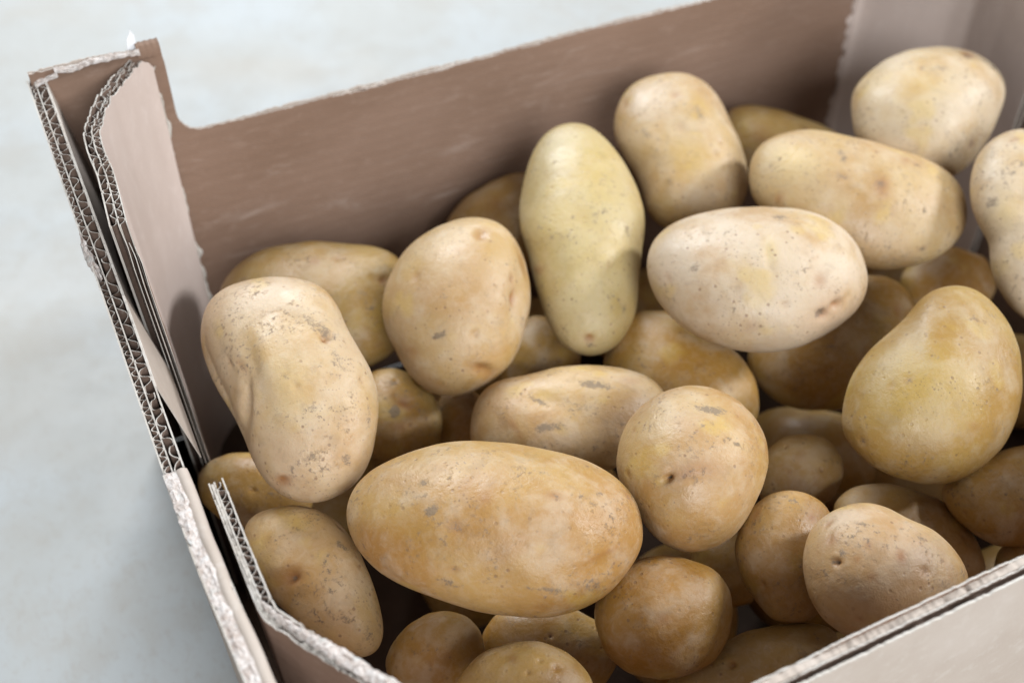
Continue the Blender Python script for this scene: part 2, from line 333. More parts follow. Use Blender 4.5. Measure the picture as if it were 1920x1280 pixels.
# outline (measured on the photograph), distance, fullness, tilt, marks, (yellow, soil, pale, optional tone), label
POTATOES = [
 ([(375, 640), (379, 595), (398, 560), (440, 535), (500, 524), (560, 524), (600, 535), (630, 565), (648, 610), (672, 645), (692, 680), (705, 720), (709, 780), (701, 840), (682, 888), (650, 922), (600, 944), (560, 940), (520, 922), (490, 892), (468, 850), (452, 815), (432, 775), (410, 735), (390, 692)], 0.4904, 0.95, (0, -0.35), [(456, 765, 11, 62, -3, 'n', 4.5), (468, 680, 20, 60, -14, 'n', 2.6), (408, 690, 42, 85, -18, 'n', 4.0), (600, 612, 60, 12, 38, 'd', 0.62), (612, 632, 12, 8, 30, 'e', 1.8), (640, 680, 50, 16, 50, 'd', 0.45), (650, 862, 14, 18, 0, 'd', 0.7), (600, 850, 45, 25, -20, 'd', 0.5), (590, 765, 22, 20, 0, 'd', 0.5), (535, 705, 10, 10, 0, 'd', 0.55), (530, 902, 16, 13, 0, 'e', 1.2), (690, 780, 8, 40, 8, 'd', 0.5), (560, 600, 50, 20, 30, 'n', 1.0), (540, 720, 50, 60, 0, 'y', 0.6)], (0.05, 0.8, 0.6), 'large bent potato with a deep crease and grey soil, nearest the left wall'),
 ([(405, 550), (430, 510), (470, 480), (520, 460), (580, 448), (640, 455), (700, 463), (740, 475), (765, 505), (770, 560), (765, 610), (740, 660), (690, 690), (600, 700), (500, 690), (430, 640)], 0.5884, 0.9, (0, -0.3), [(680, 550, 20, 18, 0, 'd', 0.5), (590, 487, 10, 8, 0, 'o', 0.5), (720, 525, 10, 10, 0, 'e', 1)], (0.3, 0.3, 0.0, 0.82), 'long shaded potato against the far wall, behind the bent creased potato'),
 ([(716, 580), (722, 540), (740, 495), (770, 455), (810, 425), (860, 410), (900, 409), (940, 420), (970, 450), (990, 490), (999, 540), (998, 580), (985, 630), (965, 670), (940, 700), (900, 725), (850, 738), (810, 732), (770, 705), (740, 660), (722, 620)], 0.5503, 0.9, (0, -0.2), [(902, 440, 14, 11, 10, 'e', 1.2), (975, 560, 20, 60, 8, 'n', 2.2), (970, 558, 7, 16, 0, 'e', 1.2), (985, 490, 5, 28, -25, 'o', 0.6), (826, 628, 20, 9, -15, 'd', 0.9), (905, 692, 22, 12, 10, 'e', 1.0), (985, 600, 8, 25, 10, 'd', 0.45), (770, 660, 16, 12, 0, 'o', 0.5), (785, 670, 40, 20, 30, 'n', 0.6), (800, 500, 60, 30, 0, 'y', 0.3)], (0.05, 0.1, 0.35), 'smooth rounded orange potato with a dented right side, left of the upright one'),
 ([(968, 400), (975, 350), (990, 300), (1010, 260), (1040, 235), (1075, 226), (1110, 235), (1140, 262), (1170, 300), (1192, 340), (1205, 385), (1208, 430), (1203, 490), (1198, 540), (1190, 590), (1170, 640), (1140, 665), (1105, 672), (1070, 662), (1040, 635), (1020, 590), (1005, 530), (992, 480), (975, 440)], 0.5791, 0.95, (0, -0.45), [(1105, 636, 10, 10, 0, 'e', 1.2), (1105, 648, 9, 6, 0, 'd', 0.8), (1170, 580, 8, 18, 10, 'd', 0.55), (1180, 430, 10, 30, -15, 'd', 0.5), (1040, 400, 50, 60, 0, 'y', 0.7), (1110, 330, 40, 50, 0, 'y', 0.5), (1010, 505, 12, 10, 0, 'o', 0.5), (1120, 520, 40, 20, 0, 'n', 0.8)], (0.7, 0.3, 0.6), 'upright greenish-yellow potato standing on its narrow end in the upper middle'),
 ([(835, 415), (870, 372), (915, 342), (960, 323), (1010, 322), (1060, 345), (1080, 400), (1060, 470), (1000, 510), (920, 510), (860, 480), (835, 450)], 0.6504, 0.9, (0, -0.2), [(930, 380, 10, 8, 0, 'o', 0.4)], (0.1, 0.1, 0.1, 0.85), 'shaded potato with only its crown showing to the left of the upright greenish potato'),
 ([(1150, 240), (1155, 200), (1175, 165), (1205, 145), (1250, 134), (1290, 138), (1325, 155), (1350, 185), (1370, 225), (1390, 265), (1402, 310), (1403, 350), (1388, 390), (1350, 420), (1300, 435), (1245, 432), (1215, 405), (1205, 360), (1190, 320), (1170, 290), (1155, 265)], 0.6244, 0.95, (0, -0.3), [(1310, 215, 10, 28, -25, 'd', 0.6), (1255, 340, 14, 10, 0, 'd', 0.5), (1300, 300, 40, 40, 0, 'y', 0.7), (1210, 250, 12, 20, -30, 'd', 0.5), (1365, 300, 8, 35, -10, 'd', 0.4), (1250, 380, 30, 30, 0, 'y', 0.5)], (0.12, 0.5, 0.5), 'pale egg-shaped potato near the far wall, just right of the upright greenish one'),
 ([(1365, 205), (1350, 260), (1370, 320), (1430, 360), (1510, 360), (1580, 330), (1600, 285), (1575, 255), (1530, 230), (1470, 207), (1410, 198)], 0.6817, 0.85, (0, -0.3), [(1430, 260, 14, 10, 0, 'o', 0.4)], (0.3, 0.1, 0), 'low shaded potato by the far wall, between the egg-shaped potato and the corner'),
 ([(1210, 490), (1220, 455), (1250, 425), (1300, 405), (1360, 390), (1430, 383), (1490, 387), (1540, 400), (1580, 425), (1605, 455), (1620, 490), (1627, 530), (1615, 570), (1590, 605), (1550, 635), (1500, 655), (1440, 663), (1380, 657), (1320, 637), (1270, 605), (1235, 565), (1215, 525)], 0.5424, 0.9, (0, -0.25), [(1540, 588, 15, 13, 0, 'd', 0.95), (1545, 590, 14, 12, 0, 'e', 1.6), (1570, 572, 14, 11, -20, 'e', 1.8), (1560, 580, 60, 35, -35, 'o', 0.35), (1445, 470, 12, 30, -8, 'y', 0.9), (1440, 480, 8, 30, -12, 'n', 0.9), (1460, 405, 30, 10, 0, 'd', 0.55), (1300, 505, 22, 10, -20, 'd', 0.5), (1380, 545, 14, 8, 10, 'd', 0.4), (1260, 560, 25, 10, 30, 'd', 0.45), (1490, 420, 18, 8, 20, 'd', 0.5), (1410, 610, 20, 14, 0, 'o', 0.3)], (0.02, 0.3, 0.85), 'pale pinkish oval potato lying on top, two dark dents at its right end'),
 ([(1405, 320), (1412, 290), (1435, 265), (1470, 248), (1520, 243), (1560, 252), (1600, 262), (1650, 268), (1700, 282), (1740, 300), (1780, 325), (1805, 355), (1818, 395), (1812, 430), (1790, 462), (1755, 485), (1710, 500), (1660, 507), (1610, 502), (1560, 480), (1490, 440), (1430, 400), (1408, 365)], 0.5852, 0.9, (0, -0.25), [(1655, 345, 17, 25, -8, 'o', 0.75), (1650, 342, 18, 26, -8, 'd', 0.5), (1577, 290, 10, 28, -28, 'd', 0.6), (1480, 295, 60, 35, 10, 'y', 0.8), (1460, 372, 8, 12, 30, 'o', 0.6), (1735, 395, 6, 14, -15, 'd', 0.7), (1700, 300, 8, 8, 0, 'o', 0.4), (1600, 300, 40, 22, 10, 'n', 1.2), (1790, 450, 14, 20, 20, 'd', 0.4)], (0.15, 0.3, 0.4), 'long potato with a purple ring-shaped blemish and a yellow left end'),
 ([(1590, 210), (1600, 170), (1625, 140), (1660, 110), (1710, 90), (1770, 84), (1830, 95), (1870, 118), (1888, 150), (1885, 185), (1870, 220), (1852, 265), (1830, 305), (1790, 335), (1720, 335), (1640, 305), (1600, 260)], 0.6293, 0.9, (0, -0.3), [(1815, 105, 14, 9, 10, 'd', 0.75), (1868, 122, 10, 9, 0, 'd', 0.8), (1765, 128, 24, 7, 10, 'd', 0.6), (1720, 160, 60, 40, 0, 'y', 0.6), (1640, 150, 40, 40, 0, 'y', 0.6), (1785, 145, 8, 8, 0, 'd', 0.5), (1815, 100, 14, 9, 10, 'e', 1.0)], (0.15, 0.3, 0.85), 'yellow-white potato leaning in the far right corner against the pale cardboard'),
 ([(1820, 360), (1825, 320), (1840, 285), (1870, 255), (1910, 240), (1960, 245), (2010, 290), (2030, 380), (2020, 480), (1990, 570), (1950, 610), (1920, 602), (1895, 575), (1870, 540), (1856, 500), (1855, 460), (1840, 430), (1825, 395)], 0.5675, 0.9, (0, -0.3), [(1862, 380, 22, 14, -30, 'd', 0.75), (1855, 335, 14, 8, -30, 'd', 0.55), (1885, 400, 30, 30, 0, 'y', 0.6), (1880, 500, 16, 20, 0, 'y', 0.6), (1880, 450, 20, 12, 0, 'd', 0.4)], (0.1, 0.8, 0.8), 'pale soil-speckled potato cut off by the right edge of the picture, the upper one there'),
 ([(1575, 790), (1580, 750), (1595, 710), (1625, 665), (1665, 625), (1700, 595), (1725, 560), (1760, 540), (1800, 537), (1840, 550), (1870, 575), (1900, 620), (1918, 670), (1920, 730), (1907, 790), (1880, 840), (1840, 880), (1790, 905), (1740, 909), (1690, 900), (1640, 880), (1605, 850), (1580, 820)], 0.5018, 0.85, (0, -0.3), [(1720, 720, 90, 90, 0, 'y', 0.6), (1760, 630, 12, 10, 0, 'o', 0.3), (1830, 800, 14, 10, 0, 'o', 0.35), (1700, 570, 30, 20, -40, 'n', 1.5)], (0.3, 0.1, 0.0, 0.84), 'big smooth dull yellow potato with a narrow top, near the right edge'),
 ([(1400, 670), (1420, 720), (1460, 755), (1510, 772), (1580, 770), (1640, 745), (1690, 680), (1722, 590), (1705, 535), (1660, 512), (1600, 515), (1500, 540), (1420, 610)], 0.6045, 0.75, (0, -0.3), [(1560, 650, 20, 14, 0, 'd', 0.5), (1660, 590, 14, 12, 0, 'd', 0.5)], (0.1, 0.5, 0.0), 'dark shaded potato underneath the pale pinkish oval potato'),
 ([(1690, 520), (1720, 480), (1790, 460), (1850, 480), (1875, 540), (1850, 590), (1780, 610), (1710, 590)], 0.656, 0.8, (0, -0.2), [], (0, 0.1, 0), 'dark potato deep in the gap below the ring-blemished long potato'),
 ([(1130, 690), (1150, 630), (1190, 585), (1260, 580), (1330, 620), (1390, 665), (1420, 715), (1428, 775), (1400, 830), (1330, 850), (1230, 830), (1160, 770)], 0.5649, 0.75, (0, -0.3), [(1280, 670, 10, 8, 0, 'o', 0.5), (1360, 720, 14, 10, 0, 'd', 0.4)], (0.15, 0.1, 0.0), 'smooth dull brown potato lying in shade under the foot of the upright greenish potato'),
 ([(877, 815), (885, 775), (900, 740), (930, 715), (980, 705), (1040, 690), (1110, 684), (1170, 690), (1215, 705), (1240, 725), (1250, 770), (1220, 840), (1150, 880), (1080, 895), (950, 892), (890, 860)], 0.5275, 0.85, (0, -0.3), [(1000, 745, 48, 22, 8, 'n', 2.4), (1005, 748, 26, 8, 25, 'd', 0.75), (1020, 735, 28, 14, 0, 'y', 0.7), (1115, 720, 42, 10, 12, 'd', 0.85), (1030, 800, 42, 13, -8, 'd', 0.72), (965, 797, 16, 7, 50, 'o', 0.7), (975, 812, 6, 14, -20, 'o', 0.5), (1100, 760, 30, 12, 0, 'd', 0.5), (900, 760, 5, 25, 15, 'd', 0.4), (1180, 715, 24, 10, 0, 'o', 0.35)], (0.05, 0.5, 0.35), 'potato with a scooped dimple and grey soil smears, behind the largest potato'),
 ([(1153, 880), (1158, 840), (1172, 800), (1200, 760), (1240, 732), (1290, 722), (1335, 727), (1380, 745), (1415, 780), (1437, 820), (1442, 865), (1432, 910), (1410, 955), (1380, 1000), (1340, 1028), (1295, 1038), (1250, 1028), (1215, 1000), (1190, 960), (1165, 920)], 0.4744, 1.0, (0, -0.25), [(1333, 766, 34, 9, 13, 'd', 0.98), (1252, 896, 11, 7, -35, 'e', 3.4), (1252, 897, 6, 4, -35, 'd', 1.0), (1300, 885, 58, 24, -8, 'o', 0.55), (1295, 884, 6, 5, 0, 'd', 0.8), (1318, 878, 5, 4, 0, 'd', 0.7), (1380, 832, 8, 6, 30, 'd', 0.8), (1400, 850, 60, 50, 0, 'n', 0.4), (1270, 900, 50, 8, -12, 'n', 0.7)], (0.05, 0.3, 0.25), 'round potato with a dark hole and grey scrape, touching the largest potato'),
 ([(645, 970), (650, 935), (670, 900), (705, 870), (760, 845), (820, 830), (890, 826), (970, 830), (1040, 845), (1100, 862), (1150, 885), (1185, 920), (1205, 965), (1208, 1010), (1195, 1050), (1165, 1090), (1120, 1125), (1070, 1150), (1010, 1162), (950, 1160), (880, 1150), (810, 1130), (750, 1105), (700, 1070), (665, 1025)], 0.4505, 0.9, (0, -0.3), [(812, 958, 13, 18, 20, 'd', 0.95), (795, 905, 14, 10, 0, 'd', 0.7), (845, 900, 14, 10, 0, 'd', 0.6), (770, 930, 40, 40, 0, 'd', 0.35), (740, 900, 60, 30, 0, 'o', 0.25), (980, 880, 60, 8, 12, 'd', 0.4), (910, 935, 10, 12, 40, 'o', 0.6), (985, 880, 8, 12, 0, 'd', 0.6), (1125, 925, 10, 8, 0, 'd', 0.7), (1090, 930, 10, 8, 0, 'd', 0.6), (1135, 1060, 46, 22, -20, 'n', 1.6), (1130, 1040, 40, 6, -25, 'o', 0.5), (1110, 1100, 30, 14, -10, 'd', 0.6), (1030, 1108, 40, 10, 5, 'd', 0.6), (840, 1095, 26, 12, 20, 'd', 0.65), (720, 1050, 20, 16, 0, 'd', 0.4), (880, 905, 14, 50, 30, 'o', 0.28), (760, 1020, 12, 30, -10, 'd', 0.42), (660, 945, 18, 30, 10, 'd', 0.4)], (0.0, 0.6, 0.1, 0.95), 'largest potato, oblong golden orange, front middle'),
 ([(650, 790), (665, 720), (700, 692), (740, 690), (775, 705), (810, 735), (828, 775), (825, 820), (800, 848), (755, 865), (700, 860), (665, 835)], 0.5611, 0.85, (0, -0.2), [(740, 770, 14, 16, 0, 'd', 0.9), (735, 720, 18, 14, 0, 'd', 0.6), (760, 755, 26, 16, 20, 'e', 1.4), (790, 740, 14, 10, 0, 'd', 0.5), (750, 800, 16, 10, 0, 'o', 0.5)], (0.2, 0.9, 0), 'small shaded potato with black blotches, in the gap right of the bent potato'),
 ([(370, 890), (390, 865), (430, 850), (490, 852), (560, 880), (590, 940), (560, 985), (500, 1000), (430, 985), (380, 940)], 0.531, 0.8, (0, -0.2), [(400, 900, 14, 12, 0, 'd', 0.5), (460, 865, 20, 10, 0, 'o', 0.4)], (0.2, 0.3, 0), 'dull shaded potato low at the left wall, under the bent potato'),
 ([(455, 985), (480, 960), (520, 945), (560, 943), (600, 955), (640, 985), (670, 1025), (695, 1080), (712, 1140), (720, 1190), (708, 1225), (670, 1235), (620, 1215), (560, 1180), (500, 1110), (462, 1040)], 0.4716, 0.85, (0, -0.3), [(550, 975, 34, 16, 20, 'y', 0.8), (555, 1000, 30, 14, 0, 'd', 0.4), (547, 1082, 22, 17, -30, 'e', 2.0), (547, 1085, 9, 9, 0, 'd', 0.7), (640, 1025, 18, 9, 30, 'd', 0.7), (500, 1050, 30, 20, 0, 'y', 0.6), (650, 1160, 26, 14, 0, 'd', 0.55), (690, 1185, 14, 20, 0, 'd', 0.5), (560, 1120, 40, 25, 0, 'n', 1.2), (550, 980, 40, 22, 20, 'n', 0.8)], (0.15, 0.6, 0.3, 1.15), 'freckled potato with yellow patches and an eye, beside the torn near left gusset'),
 ([(718, 1240), (735, 1200), (765, 1165), (800, 1145), (840, 1140), (880, 1152), (905, 1180), (915, 1220), (905, 1275), (850, 1320), (780, 1320), (730, 1290)], 0.4752, 0.85, (0, -0.2), [(775, 1225, 8, 6, 0, 'd', 0.6), (840, 1230, 10, 8, 0, 'o', 0.3)], (0.05, 0.2, 0), 'small plain brown potato low at the front, right of the freckled potato by the gusset'),
 ([(845, 1275), (870, 1240), (910, 1215), (960, 1202), (1010, 1202), (1060, 1222), (1095, 1255), (1115, 1290), (1100, 1350), (1000, 1385), (900, 1370), (850, 1320)], 0.4381, 0.8, (0, -0.3), [(960, 1230, 10, 8, 0, 'o', 0.4), (1030, 1240, 30, 14, 0, 'y', 0.4)], (0.1, 0.2, 0.1), 'tan potato cut off by the bottom edge of the picture'),
 ([(900, 1190), (930, 1150), (1000, 1130), (1080, 1140), (1150, 1180), (1165, 1240), (1130, 1290), (1040, 1300), (950, 1280), (905, 1240)], 0.4862, 0.7, (0, -0.2), [], (0, 0.1, 0), 'dark potato deep below the largest potato, behind the one at the bottom edge'),
 ([(1113, 1160), (1120, 1110), (1150, 1070), (1190, 1045), (1240, 1037), (1290, 1045), (1340, 1065), (1368, 1105), (1375, 1150), (1365, 1200), (1340, 1240), (1290, 1268), (1240, 1275), (1180, 1262), (1135, 1225)], 0.4568, 0.8, (0, -0.2), [(1245, 1160, 16, 12, 0, 'o', 0.45), (1180, 1100, 12, 8, 0, 'd', 0.4), (1300, 1200, 14, 8, 0, 'd', 0.4)], (0.0, 0.4, 0.0), 'round brown potato in shade directly under the right end of the largest potato'),
 ([(1245, 1280), (1290, 1240), (1340, 1205), (1400, 1182), (1460, 1170), (1530, 1165), (1575, 1180), (1585, 1220), (1560, 1270), (1480, 1330), (1380, 1365), (1290, 1350), (1240, 1315)], 0.4658, 0.75, (0, -0.3), [(1370, 1245, 8, 8, 0, 'e', 1.5), (1350, 1240, 26, 14, 0, 'y', 0.6), (1440, 1195, 18, 8, 0, 'd', 0.35)], (0.3, 0.3, 0.05), 'long greenish-tan potato half hidden by the near wall'),
 ([(1500, 1040), (1508, 1000), (1530, 965), (1570, 945), (1620, 940), (1660, 952), (1700, 975), (1750, 995), (1785, 1025), (1810, 1060), (1818, 1105), (1800, 1155), (1740, 1200), (1670, 1213), (1620, 1205), (1580, 1188), (1545, 1160), (1515, 1115), (1503, 1075)], 0.4464, 0.85, (0, -0.25), [(1567, 1053, 9, 7, 0, 'e', 1.6), (1567, 1053, 6, 5, 0, 'd', 1.0), (1580, 1035, 10, 12, 0, 'd', 0.8), (1557, 1010, 12, 16, 30, 'o', 0.6), (1553, 1005, 4, 14, 20, 'n', 0.7), (1688, 1045, 9, 14, -15, 'o', 0.85), (1628, 1022, 8, 8, 0, 'o', 0.7), (1608, 1048, 7, 7, 0, 'o', 0.7), (1635, 1080, 10, 9, 0, 'o', 0.55), (1620, 985, 30, 7, 15, 'd', 0.6), (1720, 1010, 40, 10, 40, 'd', 0.5), (1770, 1095, 22, 18, 0, 'd', 0.5), (1600, 1120, 4, 4, 0, 'd', 0.8), (1683, 1122, 4, 4, 0, 'd', 0.8), (1530, 1000, 14, 10, 0, 'd', 0.4), (1660, 960, 60, 14, 25, 'n', 0.5)], (0.0, 0.6, 0.35), 'pinkish blunt potato with a blue-grey pit, pushed against the near wall'),
 ([(1378, 1030), (1385, 990), (1405, 950), (1440, 925), (1480, 919), (1520, 927), (1550, 945), (1575, 990), (1580, 1060), (1560, 1130), (1510, 1170), (1450, 1167), (1418, 1130), (1393, 1085)], 0.4744, 0.75, (0, -0.2), [(1415, 985, 8, 12, 20, 'd', 0.7), (1525, 965, 12, 10, 0, 'o', 0.7), (1420, 965, 6, 18, 20, 'o', 0.6), (1460, 1095, 12, 8, 0, 'd', 0.5), (1390, 1050, 10, 10, 0, 'd', 0.4)], (0.05, 0.3, 0.1), 'upright orange potato wedged behind the pinkish blunt potato on its left'),
 ([(1560, 950), (1600, 915), (1660, 904), (1720, 912), (1770, 935), (1805, 970), (1833, 1020), (1850, 1075), (1825, 1115), (1750, 1120), (1650, 1080), (1585, 1020)], 0.5083, 0.7, (0, -0.2), [(1720, 950, 10, 8, 0, 'd', 0.4), (1660, 925, 10, 6, 0, 'd', 0.4)], (0.05, 0.2, 0.1), 'smooth orange potato behind the pinkish blunt potato on its right'),
 ([(1420, 870), (1440, 840), (1470, 815), (1510, 810), (1550, 825), (1578, 860), (1582, 895), (1565, 935), (1520, 960), (1450, 955), (1420, 925)], 0.5387, 0.8, (0, -0.2), [(1500, 850, 14, 10, 0, 'o', 0.3)], (0, 0.2, 0.1), 'plain brown potato low in the gap left of the big dull yellow potato'),
 ([(1760, 920), (1790, 890), (1840, 855), (1890, 835), (1940, 830), (2000, 855), (2020, 930), (1980, 1000), (1920, 1025), (1870, 1027), (1830, 1005), (1785, 965)], 0.5047, 0.85, (0, -0.3), [(1885, 926, 5, 5, 0, 'd', 0.95), (1880, 1002, 18, 10, 0, 'd', 0.45), (1890, 950, 6, 10, 0, 'o', 0.5)], (0.05, 0.2, 0.0), 'smooth brown potato with one black dot, right below the big dull yellow potato'),
 ([(1862, 1065), (1870, 1035), (1895, 1010), (1925, 1000), (1980, 1010), (2000, 1060), (1960, 1110), (1890, 1100)], 0.5093, 0.8, (0, -0.2), [(1885, 1040, 10, 8, 0, 'o', 0.5)], (0.2, 0.1, 0), 'small tan potato peeping over the near wall at the right edge'),
 ([(1290, 1060), (1310, 1010), (1370, 990), (1420, 1020), (1440, 1080), (1410, 1130), (1350, 1140), (1300, 1110)], 0.5437, 0.75, (0, -0.2), [], (0, 0.1, 0), 'dark potato deep below the round potato with the hole'),
 ([(930, 680), (950, 620), (1000, 590), (1060, 600), (1090, 660), (1080, 730), (1020, 760), (950, 740)], 0.6038, 0.8, (0, -0.2), [], (0, 0.1, 0), 'dark potato deep in the gap under the upright greenish potato'),
 ([(800, 790), (830, 740), (880, 725), (920, 760), (930, 810), (890, 850), (830, 840)], 0.5748, 0.8, (0, -0.2), [], (0, 0.1, 0), 'dark potato deep in the gap under the dented orange potato'),
]

# ------------------------------------------------------------------ setting: the table
TABLE = -.070; FLOOR = TABLE + .0035
def table():
    o = link_mesh('table_top', [*[(x, y, TABLE - dz) for dz in (0, .03) for x, y in ((-3, -2), (4, -2), (4, 5), (-3, 5))]],
                  [(0, 1, 2, 3), (7, 6, 5, 4), (0, 4, 5, 1), (1, 5, 6, 2), (2, 6, 7, 3), (3, 7, 4, 0)], M_TABLE)
    o['kind'] = 'structure'
    return o
table()

# ------------------------------------------------------------------ the cardboard box
box = bpy.data.objects.new('cardboard_box', None); col.objects.link(box)
box.location = (0.26, 0.32, TABLE)
box['label'] = 'open brown corrugated cardboard box with torn corners standing on the pale table'
box['category'] = 'box'
BOXLOC = np.array([0.26, 0.32, 0.0])
bpy.context.view_layer.update()

ZR, ZT, ZB = .1315, .1765, FLOOR
# base sheet
base = link_mesh('box_base', [(x, y, z) for z in (FLOOR - .0025, FLOOR) for x, y in ((.0215, .1365), (.509, .1365), (.509, .4935), (.0160, .4935))],
                 [(3, 2, 1, 0), (4, 5, 6, 7), (0, 1, 5, 4), (1, 2, 6, 5), (2, 3, 7, 6), (3, 0, 4, 7)], M_BASE, None, box)

def long_wall_profile(x0, x1):
    """(x, z) of the top edge: tall corner tabs, rounded notches, low rim between."""
    pts = [(x0, ZT + .0045), (x0 + .036, ZT + .004), (.0655, ZT + .004), (.0662, ZT - .004)]
    pts += [(.0660, .150), (.0663, .1440)]
    for a in np.linspace(0, 90, 9)[1:]:
        pts.append((.0663 + .0115 * (1 - math.cos(R(a))), .1440 - .0118 * math.sin(R(a))))
    pts += [(.10, .1322), (.16, .1322), (.22, .1316), (.2851, .1323), (.36, .1315), (.448, .1316)]
    for a in np.linspace(90, 0, 9):
        pts.append((x1 - .0562 - .0115 * (1 - math.cos(R(a))), .1440 - .0118 * math.sin(R(a))))
    pts += [(x1 - .0558, ZT), (x1 - .055, ZT + .004), (x1, ZT + .004)]
    return pts

def profile_wall(name, prof, y_in, y_out, mats, seed, step=.0006, parent=None, xr=None, extra=0):
    """Wall along X whose top edge follows prof; inner face y_in, outer face y_out."""
    p = np.array(prof, float); d = np.r_[0, np.cumsum(np.linalg.norm(np.diff(p, axis=0), axis=1))]
    n = int(d[-1] / step); s = np.linspace(0, d[-1], n)
    x = np.interp(s, d, p[:, 0]); z = np.interp(s, d, p[:, 1])
    z = z + wobble(n, .00022, 4, seed) + wobble(n, .0003, 60, seed + 1) - extra
    x = np.maximum.accumulate(x + wobble(n, .00012, 5, seed + 5)) + np.arange(n) * 1e-8
    rows = 4
    V = []; 
    for y in (y_in, y_out):
        for r in range(rows):
            t = r / (rows - 1)
            V += [(max(x[i], p[0, 0] + .0098 * t), y, z[i] * (1 - t) + ZB * t) for i in range(n)]
    Fc = []; mi = []
    I = lambda sd, r, i: (sd * rows + r) * n + i
    flip = y_in > y_out
    def add(q, m): Fc.append(q[::-1] if flip else q); mi.append(m)
    for i in range(n - 1):
        for r in range(rows - 1):
            add((I(0, r, i), I(0, r + 1, i), I(0, r + 1, i + 1), I(0, r, i + 1)), 0)
            add((I(1, r, i + 1), I(1, r + 1, i + 1), I(1, r + 1, i), I(1, r, i)), 0)
        add((I(0, 0, i + 1), I(1, 0, i + 1), I(1, 0, i), I(0, 0, i)), 1)
    for i in (0, n - 1):
        for r in range(rows - 1):
            add((I(0, r, i), I(1, r, i), I(1, r + 1, i), I(0, r + 1, i)), 1)
    return link_mesh(name, V, Fc, mats, mi, parent)

# ---- back wall: liner, crushed cut edge, liner
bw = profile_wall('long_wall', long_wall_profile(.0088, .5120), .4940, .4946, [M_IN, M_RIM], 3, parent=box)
bw['label'] = 'long wall behind the potatoes with a raised corner tab and rounded notch'
profile_wall('fluting', long_wall_profile(.0092, .5115), .4948, .4966, [M_FLU, M_RIM], 5, parent=bw, extra=.0009)
profile_wall('liner', long_wall_profile(.0088, .5120), .4968, .4973, [M_OUT, M_RIM], 9, parent=bw)
# crease near the top of the tab: a narrow strip bent back
def crease_strip():
    V = []; Fc = []
    n = 20; xs = np.linspace(.0555, .0658, n)
    for k, (dy, dz) in enumerate(((-.0008, -.004), (-.0010, -.0008), (-.0002, .0012), (.0032, .0022), (.0034, .0004))):
        for i, x in enumerate(xs): V.append((x, .4938 + dy, ZT + .0040 + dz + .0002 * math.sin(i * 1.3 + k)))
    for k in range(4):
        for i in range(n - 1): Fc.append((k * n + i, k * n + i + 1, (k + 1) * n + i + 1, (k + 1) * n + i))
    return link_mesh('tab_crease', V, Fc, M_IN, None, bw, True)
crease_strip()
torn_strip('torn_paper', [(.0195, .4935, ZT + .0042), (.030, .4932, ZT + .0040), (.040, .4934, ZT + .0052), (.052, .4930, ZT + .0048), (.0565, .4932, ZT + .0042)], .0022, bw, height=.0010, seed=4)
def scrap():
    V = [(.0520, .4962, .1800), (.0562, .4962, .1800), (.0566, .4970, .1862), (.0552, .4975, .1888), (.0545, .4972, .1872), (.0528, .4966, .1850)]
    m = len(V); V += [(x, y + .0003, z) for x, y, z in V]
    Fc = [tuple(range(m)), tuple(range(2 * m - 1, m - 1, -1))] + [(i, i + m, (i + 1) % m + m, (i + 1) % m) for i in range(m)]
    return link_mesh('paper_scrap', V, Fc, M_WHITE, None, bw)
scrap()

# ---- left wall: double-wall board seen end on (fine flute outside, coarse flute inside)
LW = [(.0074, .4985, .1765), (.0072, .47, .1745), (.0070, .43, .1690), (.0071, .398, .1605), (.0072, .380, .1540), (.0072, .36, .1480), (.0070, .33, .1395), (.0068, .2935, .1315)]
LW_R = LW[::-1]          # walk towards +Y so that the left-hand normal points outwards (-X)
def left_torn(s, li):
    y = .2935 + s
    d = np.zeros_like(s)
    crush = np.exp(-((y - .392) / .010) ** 2)
    peel = np.clip((y - .343) / .010, 0, 1) * np.clip((.388 - y) / .006, 0, 1)
    if li == 0: d += .0012 * crush
    if li == 1: d += .004 * peel + .003 * crush
    if li == 2: d += .0010 * peel + .001 * crush
    if li == 3: d += .0055 * peel * (1 + .25 * np.sin(s * 900)) + .003 * crush
    if li == 4: d += .0004 * peel
    return d
lw = board(['short_wall'], [(x + .0076, y, z) for x, y, z in LW_R], ZB,
      [('liner', .0070, .0076, M_OUT), ('flute', .0046, .0070, .0036), ('liner', .0041, .0046, M_FLU), ('flute', .0006, .0041, .0068), ('liner', .0, .0006, M_GUS)],
      box, seed=2, torn=left_torn, lean=lambda s: -(.0054 + .010 * s))
lw[0]['label'] = 'short wall with its corrugated flutes laid open along the top'
lwall = lw[0]
# lower inner face leans into the box (visible pale inner lip beside the flutes)
def lip(name, path, drop, lean, mat, parent, thick=.0005, seed=0):
    p, s = resample(path, .001); n = len(p); top = p.copy(); bot = p.copy(); bot[:, 2] -= drop; nr = normals2d(p)
    top[:, 2] += wobble(n, .0002, 6, seed)
    bot[:, :2] -= nr * np.broadcast_to(lean, (n,))[:, None]
    return sheet(name, top, bot, nr, -thick, 0, [mat, M_EDGE], parent, rows=(0, .1, .3, .6, 1.0))
inner = [(x + .0075, y, z - .0006) for x, y, z in LW_R if y > .30]
ps, _ = resample(inner, .001)
lip('liner', inner, .045, np.interp(ps[:, 1], [.30, .372, .388, .43, .45, .49], [.0085, .0085, .0040, .0042, .0062, .0066]), M_OUT, lwall, seed=91)
